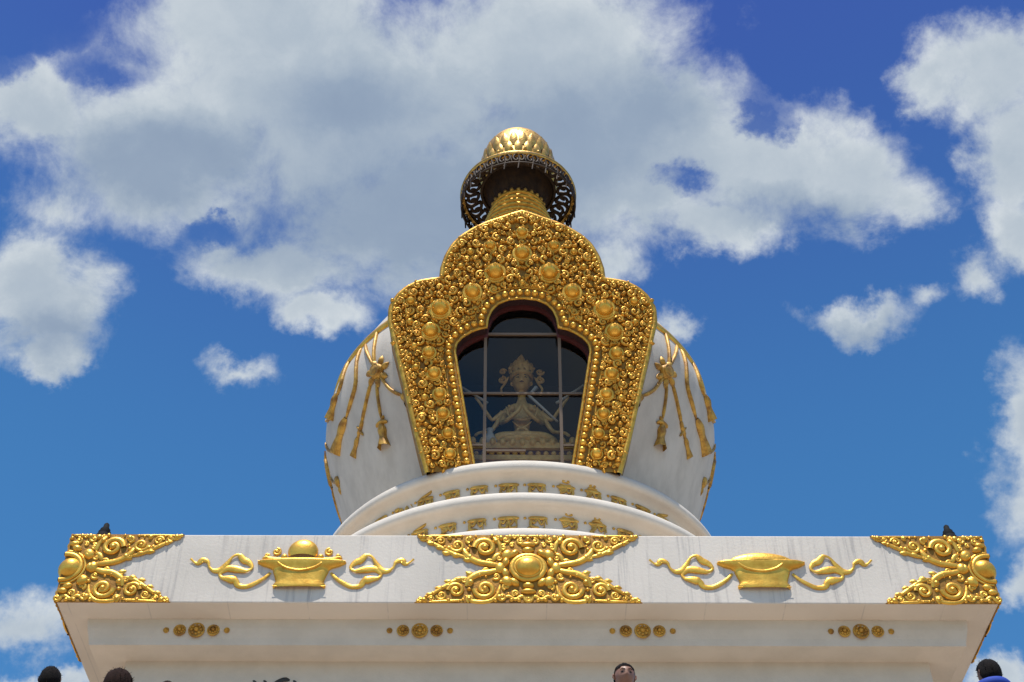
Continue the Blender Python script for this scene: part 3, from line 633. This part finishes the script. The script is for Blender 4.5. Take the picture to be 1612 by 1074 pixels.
# offering bowls with ribbons (traced proportions in metres)
K, KV = .00226, .00275
def tr(P, cx=820, cy=235): return [((x-cx)*K, -(y-cy)*KV) for x, y in P]
RIB = [(615, 275), (580, 310), (530, 340), (470, 365), (410, 360), (385, 330), (340, 318), (290, 308), (275, 280), (320, 248), (390, 255), (450, 265), (485, 242), (460, 208), (420, 190), (385, 158), (345, 168), (310, 215), (275, 255), (230, 262), (195, 240), (180, 205), (140, 190), (115, 212), (90, 208), (58, 183)]
def bowl(x0, jewel):
    f = face(x0, 12.33); g = MB(f)
    P = [(168, 377), (178, 372), (178, 355), (163, 340), (166, 325), (176, 298), (190, 270), (188, 260), (205, 250), (218, 244), (262, 232), (300, 214), (304, 204), (292, 198), (100, 196)]
    rows = []
    for x, y in P:
        w = x*K; v = -(y-235)*KV; rows.append([(w*math.cos(t) if abs(math.cos(t)) < .999 else w*math.cos(t), v, (.07+.10*(w/.6))*math.sin(t)**.6 if t not in (0, PI) else -.01) for t in np.linspace(PI, 0, 17)])
    g.grid(rows)
    bw = part(g, 'offering_bowl', GOLDB)
    g = MB(f); g.tube(tr([(640, 195), (665, 225), (720, 258), (815, 275), (905, 258), (960, 225), (985, 195)]), .022, .14, hs=1.2); g.tube(tr([(520, 205), (1118, 205)]), .018, .09); g.tube(tr([(640, 372), (1000, 372)]), .02, .09)
    part(g, 'swag', GOLDB, bw)
    g = MB(f)
    if jewel:
        rows = []
        for i in range(11):
            a = -.5+(PI/2+.5)*i/10; rows.append([(.235*math.cos(a)*math.cos(t), .27+.22*math.sin(a), .03+.2*math.cos(a)*math.sin(t)) for t in np.linspace(PI, 0, 21)])
        g.grid(rows); part(g, 'jewel', GOLDB, bw)
        for s in (-1, 1):
            g = MB(f); g.curl(s*.41, .27, .09, 1.4, s, PI/2, .022, .03); g.curl(s*.55, .2, .055, 1.2, -s, 0, .018, .03); g.tube([(s*.62, .15), (s*.56, .17), (s*.48, .15), (s*.3, .15)], .025, .03); g.boss(s*.28, .18, .05, h=.06, h0=.03); part(g, 'leaf_scroll', GOLDB, bw)
    else:
        rows = []
        for i in range(9):
            a = (PI/2)*i/8; rows.append([(.50*math.cos(a)**1.1*math.cos(t), .09+.17*math.sin(a), .03+.16*math.cos(a)*math.sin(t)) for t in np.linspace(PI, 0, 21)])
        g.grid(rows); part(g, 'heap', GOLDB, bw)
    for s in (-1, 1):
        g = MB(f); P = tr(RIB); nP = len(P)
        P = [(a if s < 0 else -a, b, .015+.02*(.5+.5*math.sin(i*1.3))) for i, (a, b) in enumerate(P)]
        g.tube(P, lambda t: (.054+.026*math.sin(t*37))*(1-.45*t) if t > .2 else .022+.15*t, hs=.45, k=7, sub=4)
        part(g, 'ribbon', GOLDB, bw)
bowl(-3.49, True); bowl(3.60, False)
# rosettes on the frieze
for x0 in (-5.04, -1.65, 1.74, 5.07):
    for u, r in ((0, .125), (.255, .095), (-.255, .095), (.46, .045), (-.46, .045)):
        g = MB(lambda a, b, h, x0=x0: (x0+a, AX-6.685-h, 11.475+b)); g.boss(u, 0, r, h=.03, n=20, m=2); g.ring(u, 0, r*.88, r*.14, h0=.015, n=24)
        if r > .05:
            for k in range(8): a = 2*PI*k/8; g.boss(u+r*.55*math.cos(a), r*.55*math.sin(a), r*.2, r*.2, .035, h0=.02, n=8, m=3)
        g.boss(u, 0, r*.32, h=.06, h0=.02, n=12, m=4); part(g, 'rosette', GOLDP)
# ------------------------------------------------------------------ raised letters on the drum (Tibetan mantra)
GL = {'ma': [[(0, 1), (.8, 1)], [(.12, 1), (.12, .5), (.45, .42)], [(.66, 1), (.66, .0)], [(.12, .5), (0, .28), (.25, .12), (.66, .4)]],
      'ni': [[(0, 1), (.9, 1)], [(.1, 1), (.1, .6), (.3, .5), (.38, .75), (.45, 1)], [(.45, .9), (.5, .55), (.72, .5)], [(.78, 1), (.78, 0)], [(.25, 1.15), (.4, 1.32), (.6, 1.3), (.66, 1.1)]],
      'pad': [[(0, 1), (.3, 1)], [(.15, 1), (.15, .55), (.7, .5)], [(.7, 1), (.7, 0)], [(.9, 1), (1.0, .8)]],
      'me': [[(0, 1), (.8, 1)], [(.1, 1), (.1, .65), (.4, .6)], [(.62, 1), (.62, .5), (.1, .3), (.5, .0)], [(.1, 1.15), (.45, 1.3), (.7, 1.5), (.5, 1.62), (.3, 1.5)]],
      'hum': [[(0, 1), (.85, 1)], [(.15, .9), (.4, .75), (.15, .55)], [(.7, 1), (.7, .5), (.3, .35), (.6, .1), (.4, -.05)], [(.15, 1.2), (.3, 1.1), (.5, 1.1), (.65, 1.22)], [(.4, 1.35), (.3, 1.48), (.45, 1.58), (.55, 1.45), (.4, 1.35)]],
      'om': [[(.0, 1), (.8, 1)], [(.1, .95), (.3, .75), (.1, .5), (.35, .3)], [(.7, 1), (.7, .1)], [(.15, 1.15), (.38, 1.28), (.62, 1.15)], [(.38, 1.35), (.28, 1.46), (.4, 1.58), (.5, 1.46), (.38, 1.35)]],
      'a': [[(0, 1), (.8, 1)], [(.7, 1), (.7, 0)], [(.1, .9), (.4, .75), (.15, .5), (.5, .4)]], 'la': [[(0, 1), (.9, 1)], [(.15, 1), (.1, .5), (.35, .4), (.45, .8), (.55, .4), (.8, .5)], [(.8, 1), (.8, 0)]]}
SEQ = {0: 'ma', 1: 'hum', 2: 'om', 3: 'ma', 4: 'la', 5: 'me', 6: 'pad', 7: 'a', 8: 'ma', -1: 'la', -2: 'ma', -3: 'a', -4: 'me', -5: 'pad', -6: 'ma', -7: 'la', -8: 'a'}
for R0, zb, hh, N_ in ((4.03, 15.97, .36, 46), (4.45, 14.88, .36, 50)):
    g = MB(lambda u, v, h, R0=R0: ((R0+h)*math.sin(u/R0), AX-(R0+h)*math.cos(u/R0), v)); st = 2*PI*R0/N_
    for i in range(N_):
        q = i if i <= N_//2 else i-N_; nm = SEQ.get(q, ['ma', 'ni', 'pad', 'me', 'hum', 'om'][i % 6]); u0 = q*st+.15
        for P in GL[nm]:
            P2 = [(u0+a*.44-.08, zb+(b if b < 1 else 1+(b-1)*.8)*hh) for a, b in P]
            if len(P) == 2 and P[0][1] == 1 and P[1][1] == 1: g.tube([P2[0], ((P2[0][0]+P2[1][0])/2, P2[0][1]), P2[1]], .042, .01, hs=.7, k=5)
            else: g.tube(P2, .032, .01, hs=.8, k=5)
        g.tube([(u0-.06+a*.44, zb+b*hh) for a, b in ((.05, .98), (.18, .68), (.34, .97), (.5, .62), (.66, .95), (.74, .6))], .026, .01, hs=.8, k=5)
        g.boss(u0+.42, zb+hh, .03, h=.03, n=7, m=3)
    part(g, 'raised_lettering', GOLDO)
g = MB(lambda u, v, h: (u, AX-6.175-h, v))
for i, (x, w) in enumerate(((-4.16, .1), (-4.0, .1), (-3.82, .2), (-3.55, .1))):
    g.tube([(x, 10.72), (x+.03, 10.86), (x-.02, 10.92)] if w < .15 else [(x-.06, 10.7), (x-.02, 10.85), (x+.1, 10.93), (x+.2, 10.92)], .022 if w < .15 else .04, .0, hs=.5, k=5)
    g.tube([(x-.05, 10.6), (x+.1, 10.58), (x+.12, 10.4), (x, 10.35)], .03, 0, hs=.5, k=5)
part(g, 'inscription', INK)
# ------------------------------------------------------------------ cords and tassels on the dome
def DM(a, z, h):
    r = dr(z)+h; return (math.sin(rad(a))*r, AX-math.cos(rad(a))*r, z)
def dtube(mb, P, r, **k):
    mb.tube([(a*.078, z) for a, z in P], r*.85, .02, hs=1.3, **k)
def mk(rot):
    return MB(lambda u, v, h: DM(u/.078+rot, v, h))
def bell(mb, a, z, a2, z2, w):
    u, u2 = a*.078, a2*.078; L = math.dist((u, z), (u2, z2)); ang = math.atan2(z2-z, u2-u); n = 8; rows = []
    for i in range(n+1):
        t = i/n; ww = 1.15*w*(.26+.34*max(0, math.sin(t*5.6))+1.0*max(0, t-.45)**.75); c, s_ = math.cos(ang), math.sin(ang)
        rows.append([(u+c*L*t-s_*ww*math.cos(q), z+s_*L*t+c*ww*math.cos(q), .02+ww*.9*math.sin(q)*(1+.12*math.cos(8*q))) for q in np.linspace(-.2, PI+.2, 13)])
    mb.grid(rows, flip=False)
for base_rot, mir in ((0, 1), (0, -1), (180, 1), (180, -1)):
    def G(): return MB(lambda u, v, h: DM(mir*(u/.078)+base_rot, v, h))
    g = G(); dtube(g, [(44.8, 20.15), (45.0, 20.5), (45.6, 21.05), (47, 21.45)], .045); dtube(g, [(45.2, 20.2), (46.5, 20.45), (49, 20.85), (51.1, 21.2)], .045); part(g, 'cord', GOLDP)
    g = G(); g.boss(43.9*.078, 19.99, .19, .17, .13, h0=.02, n=16)
    for k in range(7):
        a = .3+2*PI*k/7; g.leaf(43.9*.078+.13*math.cos(a), 19.99+.13*math.sin(a), a, .24, .075, .07, .02)
    g.ring(43.9*.078, 19.99, .12, .03, h0=.1); part(g, 'flower_knot', GOLDP)
    g = G(); dtube(g, [(43.2, 19.85), (42.0, 19.68), (40.4, 19.45), (38.2, 19.27), (36.3, 19.17)], .045); bell(g, 36.5, 19.18, 34.6, 18.95, .11); part(g, 'tassel', GOLDP)
    g = G(); dtube(g, [(44.6, 19.8), (45.1, 19.5), (45.3, 19.2), (45.4, 18.93)], .04); dtube(g, [(48.0, 18.84), (45.6, 18.86), (43.2, 18.80)], .05); dtube(g, [(47.2, 18.72), (45.6, 18.85), (44.2, 18.97)], .04); bell(g, 45.6, 18.80, 46.2, 18.30, .17); part(g, 'tassel', GOLDP)
    g = G(); dtube(g, [(46.8, 19.85), (48.5, 19.68), (51.5, 19.38), (54.4, 19.13)], .04); dtube(g, [(53.2, 19.22), (54.6, 19.1), (57.0, 19.0)], .045); dtube(g, [(56.4, 19.2), (55.2, 19.02), (54.4, 18.9)], .035); dtube(g, [(54.8, 19.1), (56.5, 19.0), (57.8, 18.92)], .03); bell(g, 57.0, 18.98, 61.7, 18.70, .09); part(g, 'tassel', GOLDP)
    g = G(); dtube(g, [(53.4, 21.2), (53.4, 20.95), (53.2, 20.17), (56.7, 19.84), (61.1, 19.62)], .05); bell(g, 61.0, 19.63, 71.5, 19.30, .16); dtube(g, [(82, 20.15), (80, 19.85), (76, 19.55), (70.6, 19.34)], .035); part(g, 'tassel', GOLDP)
    g = G(); dtube(g, [(61.8, 21.4), (61.8, 21.05), (61.9, 20.6), (65.2, 20.45)], .05); bell(g, 65.0, 20.5, 71, 20.15, .15); dtube(g, [(80, 20.7), (76, 20.4), (71, 20.25)], .035); part(g, 'tassel', GOLDP)
    g = G(); dtube(g, [(92, 20.3), (87.5, 19.93), (88, 19.6), (91, 19.3)], .05); g.boss(78*.078, 18.86, .12, .14, .08, h0=.01); g.leaf(78*.078, 18.75, -1.2, .2, .06); dtube(g, [(78, 18.95), (83, 19.1), (87, 19.5)], .03); part(g, 'tassel', GOLDP)
g = MB(); g.lathe([(dr(21.30)-.02, 21.26), (dr(21.30)+.05, 21.30), (dr(21.4)+.07, 21.42), (dr(21.5)+.04, 21.55), (dr(21.6)-.02, 21.6)], 160, (0, AX), lambda a, b: a[1] < AX and abs(a[0]) < 2.5); nb = part(g, 'necklace_band', GOLDB)
# ------------------------------------------------------------------ floodlights on the platform corners
def flood(x, label, rz):
    y0 = AX-6.6; z0 = 12.942
    t = thing('floodlight', label, 'floodlight', 'floodlights on the platform corners', (x, y0, z0))
    inv = Matrix.Translation(Vector((x, y0, z0))).inverted()
    def P(mb, nm, m): o = mb.build(nm, m, None); o.parent = t; o.matrix_parent_inverse = inv; return o
    g = MB(); g.box(x-.16, x+.16, y0-.12, y0+.12, z0, z0+.04)
    for q in (-1, 1): g.box(x+q*.17-.012, x+q*.17+.012, y0-.03, y0+.03, z0+.04, z0+.34)
    P(g, 'bracket', BLACK)
    g = MB(); g.lathe([(.001, .14), (.12, .15), (.155, .2), (.16, .3), (.14, .36), (.11, .41), (.12, .43), (.09, .47), (.095, .49), (.06, .53), (.05, .6), (.02, .63), (.001, .635)], 20, (0, 0)); c, s_ = math.cos(rz), math.sin(rz)
    g.V = [(x+a*.85+.12*rz*(h-.3), y0+b*.85, z0+h*.94) for a, b, h in g.V]; P(g, 'housing', BLACK)
flood(-6.83, 'small black floodlight on the left corner of the white platform', .3); flood(6.84, 'small black floodlight on the right corner of the white platform', -.3)
# ------------------------------------------------------------------ people on the terrace
SKIN = mat('skin', (.30, .15, .095), .5, 0, (.24, .115, .075), 12); SKIN2 = mat('skin_dark', (.16, .075, .05), .5, 0, (.12, .055, .035), 12); HAIR = mat('black_hair', (.008, .007, .007), .8, 0, (.014, .01, .009), 40, .6, 160, spec=.12)
HAIRB = mat('brown_hair', (.03, .014, .010), .8, 0, (.016, .008, .006), 40, .6, 160, spec=.12); EYE = mat('eye', (.01, .008, .008), .2)
SHOE = mat('shoe_leather', (.03, .025, .02), .5)
def person(x, y, label, face_, shirt, trou, hair, skin, H=1.70, hs=1.0, style='short', yaw=0, hood=None, trim=None):
    z0 = 4.2; t = thing('person', label, 'person', 'people on the terrace', (x, y, z0)); inv = (x, y, z0)
    ca, sa = math.cos(yaw), math.sin(yaw)
    q = H/1.7
    def L(a, b, c): a *= q; b *= q*face_; c *= q; return (x+a*ca-b*sa, y+a*sa+b*ca, z0+c)   # b<0 is in front when face_=1
    k = SK(); pel = k.add(L(0, 0, .93), (.15, .11)); ch = k.chain(pel, [(L(0, 0, 1.12), (.13, .10)), (L(0, .01, 1.30), (.165, .115)), (L(0, .01, 1.40), (.13, .09))]); k.chain(ch, [(L(0, 0, 1.47), .055), (L(0, -.01, 1.54), .055)])
    for s in (-1, 1):
        k.chain(pel, [(L(s*.09, 0, .84), .085), (L(s*.10, -.01, .50), .055), (L(s*.10, .02, .28), .05), (L(s*.10, .03, .09), .035), (L(s*.11, -.08, .04), .035), (L(s*.115, -.15, .03), .025)])
        if hood and s == 1:   # this arm is stretched out sideways
            wr = k.chain(ch, [(L(.17, .01, 1.40), .055), (L(.38, 0, 1.475), .045), (L(.56, -.02, 1.515), .032), (L(.63, -.02, 1.52), (.03, .02))])
            for i in range(4): k.chain(wr, [(L(.68, -.05+.018*i, 1.515), .009), (L(.72-.006*abs(i-1), -.05+.018*i, 1.505), .008), (L(.745-.008*abs(i-1), -.05+.018*i, 1.49), .007)])
            k.chain(wr, [(L(.645, -.06, 1.53), .010), (L(.68, -.08, 1.53), .008)])
            continue
        wr = k.chain(ch, [(L(s*.17, .01, 1.38), .055), (L(s*.21, .02, 1.12), .042), (L(s*.22, -.05, .88), .028), (L(s*.22, -.065, .82), (.03, .02))])
        for i in range(4): k.chain(wr, [(L(s*.22+(0)*.01, -.09+.018*i, .765), .009), (L(s*.215, -.095+.018*i, .725+.006*abs(i-1)), .008), (L(s*.205, -.095+.018*i, .70+.006*abs(i-1)), .007)])
        k.chain(wr, [(L(s*.205, -.105, .80), .010), (L(s*.195, -.12, .765), .008)])
    body = vgrow('body', skin, k.v, k.e, k.r, t, 2, inv)
    hd = MB(); hz = 1.615; c = L(0, -.015, hz); fx, fy = Vector(L(0, -1, 0))[0]-Vector(L(0, 0, 0))[0], Vector(L(0, -1, 0))[1]-Vector(L(0, 0, 0))[1]; l = math.hypot(fx, fy); fx /= l; fy /= l
    head_mesh(hd, c[0], c[1], c[2], .118*q*hs, True, (fx, fy)); o = hd.build('head', skin, None); o.parent = t; o.matrix_parent_inverse = Matrix.Translation(Vector(inv)).inverted()
    pi_ = Matrix.Translation(Vector(inv)).inverted(); sd_ = Vector((-fy, fx, 0)); fw_ = Vector((fx, fy, 0))
    for s in (-1, 1):
        he = MB(); ex = Vector(c)+.118*q*hs*(fw_*.72+sd_*.29*s); sweep(he, [tuple(ex-sd_*.014), tuple(ex), tuple(ex+sd_*.014)], [.002, .008, .002], 8)
        o = he.build('eye', EYE, None); o.parent = t; o.matrix_parent_inverse = pi_
        he = MB(); P_ = [Vector(c)+.118*q*hs*(fw_*w_+sd_*s*a_+Vector((0, 0, z_))) for a_, z_, w_ in ((.12, .17, .90), (.28, .22, .86), (.46, .15, .76))]
        sweep(he, [tuple(p_) for p_ in P_], [.003, .004, .002], 6); o = he.build('eyebrow', hair, None); o.parent = t; o.matrix_parent_inverse = pi_
    hm = MB(); n, m = 36, 16; s_ = .118*q*hs; rows = []
    for i in range(m+1):
        row = []
        for j in range(n):
            th = 2*PI*j/n; f = math.cos(th)
            low = {'short': (-.72 if f < .1 else .42), 'crop': (-.35 if f < 0 else .50-.22*abs(math.sin(th))*0-.16*(abs(math.sin(th)) > .5)), 'full': (-.8 if f < .25 else .3)}[style]
            if f >= -.2 and f < .3 and style != 'full': low = -.72+(f+.2)/.5*1.15 if style == 'short' else -.35+(f+.2)/.5*.95
            a0 = math.asin(max(-.99, low)); a = a0+(PI/2-a0)*i/m; z = math.sin(a); r = math.cos(a); 
            th_ = {'short': 1.10, 'crop': 1.07, 'full': 1.22}[style]; lump = 1+.02*math.sin(5*th+3*z)+.015*math.sin(11*th+7*z)
            X = r*math.sin(th)*.76*th_*lump; Y = r*f*.88*th_*lump; Z = z*(th_ if style != 'crop' else 1.03)*lump
            if i == 0: X *= .95; Y *= .95
            row.append((c[0]+s_*(X*-fy+Y*fx), c[1]+s_*(X*fx+Y*fy), c[2]+s_*Z))
        rows.append(row)
    hm.grid(rows, wrapu=True, flip=True); C_ = Vector(c)
    for _ in range(420 if style != 'crop' else 160):
        i_, j_ = rnd.randrange(0, m-1), rnd.randrange(n); p_ = Vector(rows[i_][j_]).lerp(Vector(rows[i_+1][(j_+1) % n]), rnd.random()); o_ = (p_-C_).normalized(); tg = Vector((rnd.uniform(-1, 1), rnd.uniform(-1, 1), rnd.uniform(-1, .4))).normalized()
        L_ = rnd.uniform(.006, .015)*(1.4 if style == 'full' else 1 if style == 'short' else .5); w_ = o_.cross(tg).normalized()*.0028
        ids = [hm.vert(*(p_-o_*.004-w_)), hm.vert(*(p_-o_*.004+w_)), hm.vert(*(p_+o_*L_*.45+tg*L_+w_*.3)), hm.vert(*(p_+o_*L_*.45+tg*L_-w_*.3))]; hm.face(ids)
    o = hm.build('hair', hair, None); o.parent = t; o.matrix_parent_inverse = Matrix.Translation(Vector(inv)).inverted()
    k = SK(); p0 = k.add(L(0, 0, .90), (.165, .125)); ch = k.chain(p0, [(L(0, 0, 1.10), (.155, .12)), (L(0, .01, 1.30), (.185, .13)), (L(0, .01, 1.41), (.14, .10)), (L(0, .005, 1.465), .078)])
    for s in (-1, 1): k.chain(ch-1, [(L(s*.17, .01, 1.385), .075), (L(s*.205, .018, 1.2), .062), (L(s*.213, .018, 1.12), .058)] if not (hood and s == 1) else [(L(.17, .01, 1.405), .07), (L(.30, 0, 1.455), .06), (L(.40, 0, 1.48), .054)])
    vgrow('shirt', shirt, k.v, k.e, k.r, t, 2, inv)
    k = SK(); p0 = k.add(L(0, 0, .93), (.155, .12))
    for s in (-1, 1): k.chain(p0, [(L(s*.09, 0, .82), .10), (L(s*.10, -.01, .50), .075), (L(s*.10, .02, .12), .065)])
    vgrow('trousers', trou, k.v, k.e, k.r, t, 2, inv)
    if hood:   # bunched hood of a jacket standing up behind the neck
        k = SK(); pr = None
        for j in range(9):
            a = -2.2+4.4*j/8; pr = k.add((c[0]-fx*.12*math.cos(a)-fy*.13*math.sin(a), c[1]-fy*.12*math.cos(a)+fx*.13*math.sin(a), c[2]-.125-.01*abs(a)), (.04, .045), pr)
        vgrow('hood', hood, k.v, k.e, k.r, t, 2, inv)
        k = SK(); pr = None
        for a_, b_, z_, r_ in ((.10, .03, 1.45, .05), (.20, .01, 1.485, .05), (.30, 0, 1.505, .052), (.42, -.005, 1.52, .048)): pr = k.add(L(a_, b_, z_), r_, pr)
        vgrow('jacket_sleeve', hood, k.v, k.e, k.r, t, 2, inv)
    for s in (-1, 1):
        k = SK(); k.chain(None, [(L(s*.10, .05, .06), .05), (L(s*.11, -.06, .05), .048), (L(s*.115, -.16, .04), .036)]); vgrow('shoe', SHOE, k.v, k.e, k.r, t, 1, inv)
cl = lambda n, c: mat(n, c, .8, 0, tuple(v*.75 for v in c), 8)
person(-4.02, 10.0, 'person seen from behind with cropped black hair against the sky at the left edge', -1, cl('grey_cotton', (.2, .2, .22)), cl('navy_cotton', (.03, .035, .06)), HAIR, SKIN2, 1.655, .90, 'short', .1)
person(-3.44, 9.9, 'person with thick bushy dark brown hair in front of the stupa base at left', -1, cl('maroon_cotton', (.16, .03, .03)), cl('black_cotton', (.03, .03, .03)), HAIRB, SKIN, 1.54, 1.10, 'full', -.4)
person(-3.06, 10.0, 'person with only the brown hair top showing, right of the bushy haired one', 1, cl('beige_cotton', (.4, .34, .25)), cl('brown_cotton', (.10, .07, .05)), HAIRB, SKIN, 1.53, .80, 'crop', 0)
person(.59, 10.0, 'person facing the camera with receding dark hair in front of the stupa base', 1, cl('tan_cotton', (.35, .25, .18)), cl('dark_cotton', (.04, .04, .05)), HAIR, SKIN, 1.675, .95, 'crop', .12)
person(3.53, 9.95, 'person seen from behind with black hair and blue shirt at the right edge', -1, cl('blue_cotton', (.01, .05, .35)), cl('grey_trouser', (.08, .08, .09)), HAIR, SKIN2, 1.695, .96, 'short', .35, cl('blue_nylon', (.015, .06, .42)), cl('rust_nylon', (.30, .07, .02)))
